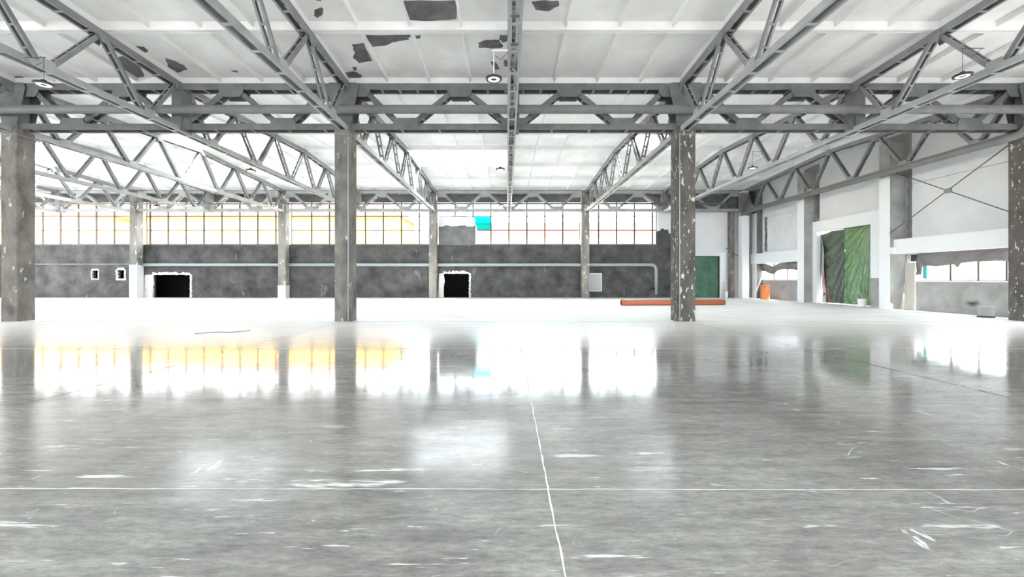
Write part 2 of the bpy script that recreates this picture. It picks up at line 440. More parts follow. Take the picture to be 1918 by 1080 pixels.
# (truss bay index, y start) : open part of the panel
SKY = {(5, 24): (0, 1), (3, 21): (0, 1), (0, 24): (0, 1), (1, 24): (0.0, 0.25), (7, 21): (0, 0.5),
       (2, -12): (0, 1), (5, -12): (0, 1), (8, -12): (0, 1), (0, -12): (0, 1), (4, -9): (0, 1), (7, -9): (0, 1),  # unseen roof lights added behind the camera to brighten the near bay
       (1, -6): (0, 1), (3, -6): (0, 1), (5, -6): (0, 1), (6, -6): (0, 1), (8, -6): (0, 1), (2, -9): (0, 1)}
xs = [XL] + TX + [XR]
ceil_mb = MB()
NJ = []
ys = [-15 + 3 * i for i in range(16)]
ceiling = None
# the roofing sheet above all panels (with openings for the roof lights)
for bi in range(len(xs) - 1):
    for y in ys:
        key = (bi - 1, y)
        x0, x1 = xs[bi], xs[bi + 1]; z0, z1 = hc(y + 1e-4) + 0.26, hc(y + 3 - 1e-4) + 0.26
        segs = [(x0, x1)]
        if key in SKY:
            a, b = SKY[key]; segs = []
            if a > 0: segs.append((x0, x0 + (x1 - x0) * a))
            if b < 1: segs.append((x0 + (x1 - x0) * b, x1))
        for a, b in segs:
            ceil_mb.add([(a, y, z0), (b, y, z0), (b, y + 3, z1), (a, y + 3, z1), (a, y, z0 + 0.1), (b, y, z0 + 0.1), (b, y + 3, z1 + 0.1), (a, y + 3, z1 + 0.1)],
                        [(0,3,2,1),(4,5,6,7),(0,1,5,4),(1,2,6,5),(2,3,7,6),(3,0,4,7)])
ceiling = ceil_mb.build('ceiling', 'roofing'); struct(ceiling)
for bi in range(len(xs) - 1):
    for y in ys:
        key = (bi - 1, y)
        me = PM
        if key in SKY: me = panel_mesh(*SKY[key])
        z0, z1 = hc(y + 1e-4), hc(y + 3 - 1e-4)
        o = link('ceiling_panel', me, ceiling, (xs[bi] , y, z0))
        wdt = xs[bi + 1] - xs[bi]
        o.rotation_euler = (math.atan2(z1 - z0, 3.0), 0, 0)
        o.scale = (wdt, math.hypot(3, z1 - z0) / 3.0, 1)
MB().box(XL, XR, 33.0, YB + 0.45, 8.46, 8.75).build('ceiling_strip', 'ceiling', ceiling)
# the roof lights, seen ones and those added behind the camera
wn = 1
for (bi, y), (a, b) in SKY.items():
    x0, x1 = TX[bi] + (TX[bi + 1] - TX[bi]) * a, TX[bi] + (TX[bi + 1] - TX[bi]) * b
    z0, z1 = hc(y + 1e-4), hc(y + 3 - 1e-4)
    ang = math.atan2(z1 - z0, 3.0)
    wb = MB()
    for (q0, q1, r0, r1) in ((0, x1 - x0, 0.1, 0.2), (0, x1 - x0, 2.8, 2.9), (0, 0.08, 0.2, 2.8), (x1 - x0 - 0.08, x1 - x0, 0.2, 2.8)):
        wb.box(q0, q1, r0, r1, 0.25, 0.45)
    sk = wb.build('window_%d' % wn, 'white_metal', None, False, (x0, y, z0)); sk.rotation_euler = (ang, 0, 0); struct(sk, 'bright roof light set in the ceiling panels')
    npn = max(1, int(round((x1 - x0) / 1.5)))
    for k in range(npn):
        p0, p1 = (x1 - x0) * k / npn, (x1 - x0) * (k + 1) / npn
        MB().box(p0 + 0.03, p1 - 0.03, 0.2, 2.8, 0.43, 0.44).build('pane', 'glass', sk)
    wn += 1

# bare patches where the ceiling paint has come off
def ceil_point(px, py):
    dx = (px - 950) / 782.0; dz = (522 - py) / 782.0
    y = 10.0
    for _ in range(60):
        y = (hc(y) + 0.192 - 1.5) / dz
    return dx * y, y
def patch(pts, name='bare_patch'):
    P = [ceil_point(*p) for p in pts]
    out = []
    n = len(P)
    for i in range(n):
        a = P[i]; b = P[(i + 1) % n]
        for k in range(3):
            t = k / 3; j = 0.035 if k else 0.0
            out.append((a[0] + (b[0] - a[0]) * t + random.uniform(-j, j), a[1] + (b[1] - a[1]) * t + random.uniform(-j, j)))
    m = len(out)
    top = [(x, y, hc(y) + 0.197) for x, y in out]; bot = [(x, y, hc(y) + 0.189) for x, y in out]
    mb = MB().add(bot + top, [tuple(range(m))] + [(i, (i + 1) % m, (i + 1) % m + m, i + m) for i in range(m)])
    mb.build(name, 'bare', ceiling)
patch([(755, 2), (852, 1), (855, 35), (810, 39), (766, 37)])
patch([(684, 66), (768, 66), (766, 74), (735, 79), (722, 85), (698, 88)])
patch([(775, 66), (788, 66), (787, 72), (777, 72)])
patch([(659, 84), (682, 81), (697, 114), (672, 118), (661, 108), (665, 98)])
patch([(660, 126), (668, 125), (668, 132), (661, 132)])
patch([(642, 136), (665, 134), (679, 142), (676, 148), (655, 148)])
patch([(896, 80), (912, 75), (935, 75), (942, 88), (930, 90), (898, 90)])
patch([(936, 66), (951, 66), (951, 76), (940, 79), (935, 72)])
patch([(919, 115), (926, 115), (936, 129), (928, 131)])
patch([(944, 113), (952, 113), (952, 124), (944, 124)])
patch([(590, 18), (603, 14), (605, 25), (594, 34), (588, 29)])
patch([(592, 0.5), (601, 0.5), (599, 1.5)])
patch([(241, 86), (270, 88), (278, 95), (262, 102), (252, 96)])
patch([(310, 108), (320, 112), (345, 122), (352, 130), (332, 136), (314, 124)])
patch([(365, 145), (386, 150), (382, 153), (366, 148)])
patch([(433, 131), (445, 133), (444, 136), (434, 134)])
patch([(205, 108), (240, 105), (262, 125), (270, 144), (236, 145), (228, 128)])
patch([(996, 5), (1006, 2), (1046, 2), (1046, 12), (1028, 21), (1003, 18)])
patch([(16, 143), (40, 143), (50, 150), (48, 158), (30, 155)])

# ------------------------------------------------------------------ roof trusses, one every 6 m, 18 m long
def make_truss():
    root = empty('roof_truss')
    zb = 6.80
    zt = lambda y: hc(Y1 + min(max(y, 0.001), 17.999)) - 0.10
    double_member((0, -0.0, zb), (0, 18, zb), 0.30, 0.16, 0.062, step=1.0, bw=0.10, across=(1, 0, 0)).build('bottom_chord', 'steel_light', root)
    tm = double_member((0, 0.0, zt(0)), (0, 9, zt(9)), 0.30, 0.19, 0.065, step=0.75, bw=0.09, across=(1, 0, 0))
    t2 = double_member((0, 9, zt(9)), (0, 18, zt(18)), 0.30, 0.19, 0.065, step=0.75, bw=0.09, across=(1, 0, 0))
    tm.add(t2.v, t2.f); tm.build('top_chord', 'steel', root)
    for i in range(6):
        yb = 1.5 + 3 * i
        for s in (-1, 1):
            yt = yb + s * 1.5
            ytt = yt + (0.25 if yt == 0 else -0.25 if yt == 18 else 0)
            a = Vector((0, yb + s * 0.12, zb + 0.06)); b = Vector((0, ytt - s * 0.10, zt(ytt) - 0.06))
            double_member(a, b, 0.20, 0.11, 0.055, 0.01, step=0.42, bw=0.05, across=(1, 0, 0), ends=0.35).build('diagonal', 'steel', root)
        for x in (-0.155, 0.145):
            MB().prism([(yb - 0.24, zb - 0.04), (yb + 0.24, zb - 0.04), (yb + 0.17, zb + 0.21), (yb - 0.17, zb + 0.21)], x, x + 0.01, 'yz').build('gusset_plate', 'steel_light', root)
    for i in range(7):
        yt = 3 * i; c = min(max(yt, 0.28), 17.72); z = zt(c)
        for x in (-0.155, 0.145):
            MB().prism([(c - 0.22, z + 0.05), (c + 0.22, z + 0.05), (c + 0.13, z - 0.24), (c - 0.13, z - 0.24)], x, x + 0.01, 'yz').build('gusset_plate', 'steel', root)
    return root
T0 = make_truss()
where_far = ['standing furthest from the white side wall, beyond the leftmost column',
             'ending at the back column beside the two small vents',
             'ending above the big black wall opening',
             'in line with the leftmost near column, ending at the second back column',
             'between the leftmost near column and its neighbour, ending above the back windows',
             'just beyond the column with a pale conduit, in line with it',
             'along the middle of the hall, seen end-on',
             'just beyond the flaky brown column, in line with it',
             'midway between the flaky brown column and the white side wall',
             'running close along the white side wall above the green doorway']
near = {3: 'starting at the top of the leftmost column', 4: 'carrying the round lamp furthest to the left', 5: 'coming down to the column with a pale conduit',
        6: 'straight overhead on the middle line, with a lamp on a side arm', 7: 'coming down to the flaky brown column', 8: 'beside the round lamp furthest to the right',
        9: 'coming down to the column cut off by the right edge'}
first = True
for i, x in enumerate(TX):
    t = T0 if first else copy_tree(T0)
    first = False
    t.location = (x, Y1, 0)
    tag(t, 'far-bay grey truss ' + where_far[i], 'truss', 'roof trusses of the far bay')
for i, s in near.items():
    t = copy_tree(T0); t.location = (TX[i], Y1 - 18, 0)
    tag(t, 'near-bay grey truss ' + s, 'truss', 'roof trusses of the near bay')

# ------------------------------------------------------------------ girder trusses on the column rows
def make_girder(x0, x1, y, post, mat, matd):
    root = empty('girder_truss', (x0, y, 0)); L = x1 - x0; u = L / 12.0
    zb, zt, W = 6.90, 8.31, 0.40
    double_member((0, 0, zb), (L, 0, zb), W, 0.20, 0.06, step=1.3, across=(0, 1, 0), bat_both=False, ends=0.5).build('bottom_chord', mat, root)
    double_member((0, 0, zt), (L, 0, zt), W, 0.20, 0.06, step=0.62, across=(0, 1, 0), bat_both=False, ends=0.5).build('top_chord', mat, root)
    nodes = [(0.30, 1), (2.05 * u, 0), (4.0 * u, 1), (6 * u, 0), (8.0 * u, 1), (9.95 * u, 0), (L - 0.30, 1)]
    for (a, ta), (b, tb) in zip(nodes, nodes[1:]):
        s = 0.20
        za, zb_ = (zt - 0.10 if ta else zb + 0.08), (zt - 0.10 if tb else zb + 0.08)
        double_member((a + s, 0, za), (b - s, 0, zb_), 0.34, 0.17, 0.06, step=0.55, bw=0.06, across=(0, 1, 0), ends=0.45).build('diagonal', mat, root)
    for a, top in nodes:
        for y0 in (-W / 2 - 0.012, W / 2):
            if top:
                pts = [(a - 0.46, zt + 0.09), (a + 0.46, zt + 0.09), (a + 0.42, zt - 0.22), (a + 0.30, zt - 0.36), (a - 0.30, zt - 0.36), (a - 0.42, zt - 0.22)]
                if a < 0.5: pts = [(max(0, q[0]), q[1]) for q in pts]
                if a > L - 0.5: pts = [(min(L, q[0]), q[1]) for q in pts]
            else:
                pts = [(a - 0.46, zb - 0.10), (a + 0.46, zb - 0.10), (a + 0.44, zb + 0.12), (a + 0.36, zb + 0.30), (a - 0.36, zb + 0.30), (a - 0.44, zb + 0.12)]
            MB().prism(pts, y0, y0 + 0.012, 'xz').build('gusset_plate', mat, root)
    if post:
        MB().box(6 * u - 0.17, 6 * u + 0.17, -0.26, 0.24, 6.76, 8.44).build('post', matd, root)
    # bearing strip under the roof panels
    MB().box(0.0, L, -0.14, 0.14, 8.42, 8.46).build('bearing_strip', matd, root)
    return root
CR1 = [(-29.4, 0.6), (-17.56, 0.57), (-5.80, 0.57), (6.31, 0.65), (18.65, 0.62)]
CR2 = [(-41.2, 0.6), (-29.3, 0.6), (-17.66, 0.62), (-5.83, 0.62), (6.15, 0.6), (18.5, 0.62)]
g1 = ['out beyond the leftmost column', 'from the leftmost column to the conduit column', 'between the two middle columns', 'spanning from the flaky brown column to the white side wall']
for k in range(4):
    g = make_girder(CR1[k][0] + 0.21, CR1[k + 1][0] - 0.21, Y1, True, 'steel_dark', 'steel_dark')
    tag(g, 'near dark grey girder truss ' + g1[k], 'girder', 'girder trusses of the near column row')
g2 = ['over the windows past the leftmost near column', 'above the windows over the black wall opening', 'above the windows behind the column with a pale conduit', 'above the cyan pane', 'above the wall end with the bent pipe']
for k in range(5):
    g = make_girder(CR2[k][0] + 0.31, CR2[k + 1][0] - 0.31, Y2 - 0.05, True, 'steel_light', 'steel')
    tag(g, 'far pale grey girder truss ' + g2[k], 'girder', 'girder trusses along the back wall')

# ------------------------------------------------------------------ columns
def column(x, y, wd, dp, h, mat, label, head=True, band=None, group='concrete columns of the near row'):
    root = empty('concrete_column', (x, y, 0))
    c = 0.025; a, b = wd / 2, dp / 2
    pts = [(-a + c, -b), (a - c, -b), (a, -b + c), (a, b - c), (a - c, b), (-a + c, b), (-a, b - c), (-a, -b + c)]
    MB().prism(pts, 0.0, h, 'xy').build('shaft', mat, root)
    if head:
        MB().box(-a + 0.01, a - 0.01, -b + 0.01, b - 0.01, h, h + 0.10).build('cap_plate', 'steel_dark', root)
        MB().box(-0.2, 0.2, -0.2, 0.2, h + 0.10, 8.44).build('steel_post', 'steel_dark', root)
        for yy in (-b + 0.02, b - 0.03):
            MB().prism([(-a + 0.02, h + 0.1), (a - 0.02, h + 0.1), (a + 0.10, 7.5), (a + 0.28, 8.25), (a + 0.2, 8.42), (-a - 0.2, 8.42), (-a - 0.28, 8.25), (-a - 0.10, 7.5)], yy, yy + 0.012, 'xz').build('gusset_plate', 'steel_dark', root)
        MB().box(-a - 0.02, a + 0.02, -b - 0.02, b + 0.02, h - 0.32, h - 0.30).build('collar', 'steel', root)
    if band:
        z0, z1, bm = band
        MB().box(-a - 0.006, a + 0.006, -b - 0.006, b + 0.006, z0, z1).build('painted_band', bm, root)
    tag(root, label, 'column', group)
    return root
column(CR1[1][0], Y1, CR1[1][1], 0.6, 6.9, 'col_warm', 'wide stained concrete column cut by the left edge of the photo')
cc = column(CR1[2][0], Y1, CR1[2][1], 0.6, 6.9, 'col_warm', 'near concrete column with a pale blue conduit down one corner')
MB().tube([(0.22, -0.335, 0.02), (0.22, -0.335, 6.6)], 0.028, 10).build('conduit', 'pipe_pale', cc, True)
cb = column(CR1[3][0], Y1, CR1[3][1], 0.6, 6.9, 'col_brown', 'near brown-grey concrete column with flaking white paint')
MB().tube([(-0.25, -0.33, 0.02), (-0.25, -0.33, 6.6)], 0.02, 8).build('conduit', 'pipe_pale', cb, True)
column(CR1[4][0], Y1, CR1[4][1], 0.6, 6.9, 'col_brown', 'near grey concrete column beside the side window, cut by the right edge')
gb = 'concrete columns along the back wall'
column(CR2[1][0], Y2, 0.6, 0.6, 8.3, 'col_pale', 'back column between the small vents and the black opening', False, (0, 2.6, 'white_fresh'), gb)
column(CR2[2][0], Y2, 0.6, 0.6, 8.3, 'col_pale', 'back column seen just before the near column with a pale conduit', False, (0.0, 1.0, 'white_wall'), gb)
column(CR2[3][0], Y2, 0.6, 0.6, 8.3, 'col_pale', 'back column beside the raised grey wall block', False, None, gb)
column(CR2[4][0], Y2, 0.6, 0.6, 8.3, 'col_pale', 'back column between the cyan pane windows and the bent pipe', False, None, gb)
column(18.5, Y2 - 0.35, 0.55, 0.55, 8.3, 'white_fresh', 'white painted column in the far corner beside the dark green door', False, (6.4, 8.2, 'col_pale'), gb)
column(17.75, Y2 + 0.1, 0.3, 0.5, 7.0, 'col_warm', 'slim bare concrete pier just before the white corner column', False, None, gb)

# ------------------------------------------------------------------ pipes
def bend(c0, c1, c2, r, n=8):
    """points of a rounded corner at c1"""
    a = Vector(c0); b = Vector(c1); c = Vector(c2)
    p = b + (a - b).normalized() * r; q = b + (c - b).normalized() * r
    out = []
    for i in range(n + 1):
        t = i / n
        out.append((p * (1 - t) ** 2 + b * 2 * t * (1 - t) + q * t * t))
    return out
zp = 7.36; yp = 14.44
pth = [Vector((-34, yp, zp))] + bend((-34, yp, zp), (18.15, yp, zp), (18.15, yp + 0.1, 6.5), 0.42) + \
      bend((18.15, yp, zp), (18.17, yp + 0.12, 6.60), (18.17, 33, 6.60), 0.40) + [Vector((18.17, 32.2, 6.60))]
hp = MB().tube(pth, 0.145, 18).build('heating_pipe', 'pipe', None, True)
tag(hp, 'thick grey pipe along the near column row, bending back along the side wall', 'pipe')
# collars on it
for x in (-12, 0.9, 12.2):
    MB().tube([(x - 0.03, yp, zp), (x + 0.03, yp, zp)], 0.155, 18).build('pipe_clamp', 'pipe', hp)
bp = MB().tube([(-41, Y2 - 0.42, zp), (17.6, Y2 - 0.42, zp)], 0.07, 10).build('heating_pipe', 'pipe', None, True)
tag(bp, 'thin pipe crossing the top of the back windows behind the far girders', 'pipe')
wp_c = [Vector((-29.0, 33.22, 2.62))] + bend((-29, 33.22, 2.62), (11.85, 33.22, 2.62), (11.85, 33.22, 0.2), 0.45) + [Vector((11.85, 33.22, 0.25))]
wp = MB().tube(wp_c, 0.125, 14).build('wall_pipe', 'pipe_pale', None, True)
tag(wp, 'pale grey pipe along the back wall, bent down at its end', 'pipe')
for x in (-24, -20.5, -15, -9, -2, 3, 8.5):
    MB().box(x - 0.04, x + 0.04, 33.1, 33.4, 2.44, 2.50).build('pipe_bracket', 'steel_dark', wp)
MB().tube([(11.85, 33.22, 0.75), (11.45, 33.22, 0.72)], 0.07, 10).build('valve', 'dark', wp)

# ------------------------------------------------------------------ walls
def cells(u0, u1, z0, z1, holes):
    us = sorted(set([u0, u1] + [h[0] for h in holes] + [h[1] for h in holes]))
    zs = sorted(set([z0, z1] + [h[2] for h in holes] + [h[3] for h in holes]))
    us = [u for u in us if u0 <= u <= u1]; zs = [z for z in zs if z0 <= z <= z1]
    out = []
    for a, b in zip(us, us[1:]):
        run = None
        for c, d in zip(zs, zs[1:]):
            um, zm = (a + b) / 2, (c + d) / 2
            if any(h[0] < um < h[1] and h[2] < zm < h[3] for h in holes):
                if run: out.append((a, b, run[0], run[1])); run = None
            else: run = (run[0], d) if run else (c, d)
        if run: out.append((a, b, run[0], run[1]))
    return out
# back wall: low dark plaster under the windows
OPA = (-28.35, -25.35, 0, 1.85); OPB = (-5.1, -3.05, 0, 1.95)
V1 = (-33.2, -32.7, 1.52, 2.22); V2 = (-31.15, -30.6, 1.52, 2.25)
wb = MB()
for a, b, c, d in cells(XL, 13.2, 0, 4.2, [OPA, OPB, V1, V2]): wb.box(a, b, YB, YB + 0.3, c, d)
wall_back = wb.build('wall_back', 'plaster_dark'); struct(wall_back)
MB().box(XL, 12.0, YB - 0.03, YB + 0.32, 4.2, 4.26).build('sill', 'plaster_mid', wall_back)
MB().box(-40.9, -29.65, YB - 0.05, YB, 2.62, 2.72).build('ledge', 'plaster_mid', wall_back)
# raised block with a broken top, white above
top = [(-5.5, 4.26), (-2.55, 4.26)] + [(-2.55 - 2.95 * i / 14, 5.72 + random.uniform(-0.06, 0.07)) for i in range(15)]
MB().prism(top, YB - 0.02, YB + 0.3, 'xz').build('raised_block', 'plaster_mid', wall_back)
MB().prism([(-5.5, 5.5), (-2.62, 5.5), (-2.55, 6.3), (-2.75, 6.45), (-5.5, 6.5)], YB + 0.03, YB + 0.28, 'xz').build('raised_block', 'white_wall', wall_back)
MB().prism([(-2.65, 5.6), (-2.5, 4.26), (-2.35, 4.3), (-2.4, 5.6), (-2.62, 6.05), (-2.95, 6.2), (-3.1, 6.5), (-3.2, 6.5), (-2.95, 6.05)], YB - 0.01, YB + 0.05, 'xz').build('broken_edge', 'rough_white', wall_back)
# wall end with a torn top edge
top = [(12.0, 4.2), (19.75, 4.2), (19.75, 5.2)] + [(19.75 - 7.75 * i / 30, 5.15 + 0.15 * math.sin(i * 1.4) + random.uniform(-0.1, 0.1)) for i in range(1, 31)]
MB().prism([(12.0, 4.2), (13.2, 4.2), (13.2, 5.2), (12.95, 5.1), (12.85, 5.45), (12.6, 5.42), (12.4, 5.55), (12.2, 5.35), (12.0, 5.3)], YB - 0.02, YB + 0.3, 'xz').build('raised_block', 'plaster_dark', wall_back)
MB().box(12.0, 13.25, YB + 0.03, YB + 0.28, 4.2, 8.9).build('white_panel', 'white_wall', wall_back)
# white part with the dark green doorway
DG = (14.4, 17.0, 0, 3.32)
for a, b, c, d in cells(13.2, XR, 0, 6.9, [DG]): MB().box(a, b, YB, YB + 0.3, c, d).build('white_panel', 'white_wall', wall_back)
MB().box(17.05, 17.45, YB - 0.10, YB, 1.25, 3.6).build('pilaster_strip', 'white_fresh', wall_back)
MB().box(17.02, 17.12, YB - 0.06, YB, 0.0, 3.4).build('pilaster_strip', 'white_wall', wall_back)
MB().box(11.9, XR, YB - 0.25, YB + 0.3, 6.9, 8.3).build('beam', 'bare', wall_back)
# concrete beam over the windows, roof edge
MB().box(XL, 11.9, YB + 0.1, YB + 0.45, 7.68, 8.95).build('beam', 'plaster_mid', wall_back)
MB().box(11.9, XR + 0.3, YB + 0.0, YB + 0.45, 8.3, 8.95).build('beam', 'plaster_mid', wall_back)

def torn(o, w_, mat='rough_white', seed=1):
    """broken pale masonry edge around an opening o=(x0,x1,z0,z1)"""
    R = random.Random(seed); x0, x1, z0, z1 = o
    n = 22
    outer = [(x0 - w_, z0)] if z0 == 0 else [(x0 - w_, z0 - w_)]
    for i in range(n): outer.append((x0 - w_ * R.uniform(0.5, 1.3), z0 + (z1 - z0) * (i + 0.5) / n))
    top_ = [(x0 + (x1 - x0) * i / n, z1 + w_ * R.uniform(0.4, 1.5)) for i in range(n + 1)]
    left = [(x0 + R.uniform(-0.02, 0.05), z0 + (z1 - z0) * i / n) for i in range(n + 1)]
    mb = MB(); yf = YB - 0.035
    for i in range(n):
        l0, l1 = left[i], left[i + 1]; w0 = w_ * R.uniform(0.6, 1.4); w1 = w_ * R.uniform(0.6, 1.4)
        mb.prism([(l0[0] - w0, l0[1]), l0, l1, (l1[0] - w1, l1[1])], yf, YB + 0.1, 'xz')
        rx0, rx1 = x1 + R.uniform(-0.05, 0.02), x1 + R.uniform(-0.05, 0.02)
        mb.prism([(rx0, l0[1]), (x1 + w0 * 0.8, l0[1]), (x1 + w1 * 0.8, l1[1]), (rx1, l1[1])], yf, YB + 0.1, 'xz')
        a, b = top_[i], top_[i + 1]
        mb.prism([(a[0], z1 - R.uniform(0, 0.06)), (b[0], z1 - R.uniform(0, 0.06)), b, a], yf - 0.01, YB + 0.1, 'xz')
    if z0 > 0: mb.prism([(x0 - w_, z0 - w_), (x1 + w_, z0 - w_), (x1 + w_, z0), (x0 - w_, z0)], yf, YB + 0.1, 'xz')
    mb.build('broken_edge', mat, wall_back)
torn(OPA, 0.16, seed=3); torn(OPB, 0.16, seed=5); torn(V1, 0.07, seed=6); torn(V2, 0.13, seed=8)
# thick broken jamb beside the big opening and beside the middle one
MB().prism([(-29.0, 0), (-28.3, 0), (-28.42, 0.6), (-28.22, 1.1), (-28.3, 1.86), (-28.95, 1.8)], YB - 0.06, YB + 0.02, 'xz').build('broken_edge', 'rough_white', wall_back)
MB().prism([(-5.5, 0), (-5.05, 0), (-5.12, 0.7), (-4.98, 1.3), (-5.1, 1.95), (-5.45, 1.9)], YB - 0.06, YB + 0.02, 'xz').build('broken_edge', 'rough_white', wall_back)
# unlit space behind the openings
for (a, b, c, d) in ((-29.5, -24.5, 0, 2.6), (-5.5, -2.6, 0, 2.6), (-34, -30, 1.2, 2.6), (14.2, 17.2, 0, 3.5)):
    y0 = YB + 0.3; y1 = YB + 2.2; s = MB()
    s.box(a, b, y1, y1 + 0.1, c, d); s.box(a - 0.1, a, y0, y1, c, d); s.box(b, b + 0.1, y0, y1, c, d); s.box(a, b, y0, y1, d, d + 0.1); s.box(a, b, y0, y1, c - 0.1, c)
    s.build('recess', 'black', wall_back)
# grey hatch
hatch = MB().box(6.62, 7.5, YB - 0.05, YB, 0.55, 1.9).build('wall_hatch', 'grey_plastic'); tag(hatch, 'flat grey hatch with pale rim low on the back wall before the bent pipe', 'hatch')
fr = MB()
for (a, b, c, d) in ((6.56, 6.62, 0.5, 1.95), (7.5, 7.56, 0.5, 1.95), (6.56, 7.56, 1.9, 1.95), (6.56, 7.56, 0.5, 0.55)): fr.box(a, b, YB - 0.06, YB, c, d)
fr.build('rim', 'white_metal', hatch)
# green door at the back
dg = MB().box(DG[0], DG[1], YB + 0.12, YB + 0.17, 0, DG[3]).build('door_1', 'green_door'); struct(dg, 'dark green sheeted doorway at the back')
MB().box(DG[1] - 0.07, DG[1], YB + 0.02, YB + 0.12, 0, DG[3]).build('door_frame', 'dark', dg)
MB().box(DG[0], DG[1], YB + 0.02, YB + 0.12, DG[3] - 0.06, DG[3]).build('door_frame', 'dark', dg)

# right wall
WA = (28.1, 32.6, 1.45, 2.70); WBn = (14.0, 20.62, 1.42, 2.74); WBlow = (20.2, 20.62, 0, 1.5); DC = (22.45, 26.35, 0, 4.45); WN = (-12, 14.0, 1.42, 3.4)  # last opening is unseen, added to let light into the near bay
wr = MB()
for a, b, c, d in cells(-15, YB + 0.3, 0, 8.95, [WA, WBn, WBlow, DC, WN]): wr.box(XR, XR + 0.35, a, b, c, d)
wall_right = wr.build('wall_right', 'wall_low'); struct(wall_right)
def rw(name, mat, x0, y0, y1, z0, z1, x1=XR): return MB().box(x0, x1, y0, y1, z0, z1).build(name, mat, wall_right)
# upper panels, each its own slab
for (y0, y1, z0, z1) in ((27.75, 32.2, 3.46, 6.1), (27.75, 32.2, 6.12, 8.9), (21.7, 26.3, 5.12, 6.9), (21.7, 26.3, 6.92, 8.9),
                         (15.35, 20.3, 3.46, 6.1), (15.35, 20.3, 6.12, 8.9), (9.3, 14.7, 3.46, 6.1), (9.3, 14.7, 6.12, 8.9), (9.3, 14.7, 0, 1.4)):
    rw('wall_panel', 'white_wall', XR - 0.07, y0, y1, z0, z1)
# lintel beams above the two windows
rw('lintel', 'white_fresh', XR - 0.55, 27.4, 32.9, 2.66, 3.44)
rw('lintel', 'white_fresh', XR - 0.60, 15.32, 20.85, 2.74, 3.44)
rw('lintel_bearing', 'white_fresh', XR - 0.8, 20.5, 21.3, 2.72, 3.05)
# portal around the green film doorway
rw('portal_jamb', 'white_fresh', XR - 0.22, 26.35, 27.2, 0, 5.12)
rw('portal_jamb', 'white_fresh', XR - 0.22, 21.32, 22.45, 1.55, 5.12)
rw('portal_jamb', 'wall_low', XR - 0.22, 21.32, 22.45, 0, 1.55)
rw('portal_lintel', 'white_fresh', XR - 0.22, 22.45, 26.35, 4.45, 5.12)
# pilasters
def pilaster(y, mats, xl=18.98):
    lowm, upm = mats
    MB().box(xl, XR, y - 0.3, y + 0.3, 0, 8.3).build('pilaster', upm, wall_right)
    MB().box(xl - 0.012, xl, y - 0.3, y + 0.3, 0, 6.6).build('pilaster_face', lowm, wall_right)
pilaster(21.0, ('white_fresh', 'wall_low')); pilaster(27.0, ('white_fresh', 'wall_low')); pilaster(32.6, ('white_wall', 'plaster_mid'), 19.3)
# worn dark strips beside the pilasters
for (y0, y1, z0, z1) in ((20.3, 20.55, 3.6, 7.2), (26.35, 26.6, 5.3, 7.4), (28.0, 28.2, 3.6, 6.4), (31.6, 31.9, 3.6, 6.2)):
    R = random.Random(int(y0 * 10)); n = 16
    pts = [(y0 + R.uniform(-0.03, 0.03), z0 + (z1 - z0) * i / n) for i in range(n + 1)] + [(y1 + R.uniform(-0.07, 0.05), z1 - (z1 - z0) * i / n) for i in range(n + 1)]
    MB().prism(pts, XR - 0.078, XR - 0.07, 'yz').build('bare_strip', 'plaster_mid', wall_right)
# left wall, far out of the way; unseen window band added for light
wlm = MB()
for a, b, c, d in cells(-15, YB + 0.3, 0, 8.95, [(-14, 32.5, 4.2, 7.7)]): wlm.box(XL - 0.3, XL, a, b, c, d)
wl = wlm.build('wall_left', 'white_wall'); struct(wl)
wfm = MB()
for a, b, c, d in cells(XL - 0.3, XR + 0.35, 0, 8.95, [(XL + 1, XR - 1, 4.2, 7.7)]): wfm.box(a, b, -15.3, -15, c, d)
wfr = wfm.build('wall_front', 'white_wall'); struct(wfr)

# cross brace
cbx = empty('cross_brace', (18.98, 18.0, 5.3)); tag(cbx, 'thin steel cross brace of two rods in front of the white side wall', 'brace')
MB().tube([(0, 2.72, -1.55), (0, -2.7, 1.55)], 0.022, 8).build('rod', 'steel_dark', cbx, True)
MB().tube([(0.03, -2.7, -1.55), (0.03, 2.72, 1.55)], 0.022, 8).build('rod', 'steel_dark', cbx, True)
MB().prism([(-0.14, -0.1), (0.14, -0.1), (0.14, 0.1), (-0.14, 0.1)], -0.02, 0.05, 'yz').build('centre_plate', 'steel', cbx)
# brace rod in the corner
cr = MB().tube([(17.35, 33.1, 3.95), (18.25, 33.1, 3.35), (19.2, 33.0, 2.9)], 0.03, 8).build('tie_rod', 'steel_dark', None, True)
tag(cr, 'short dark rod reaching from the back wall to the white corner column', 'rod')

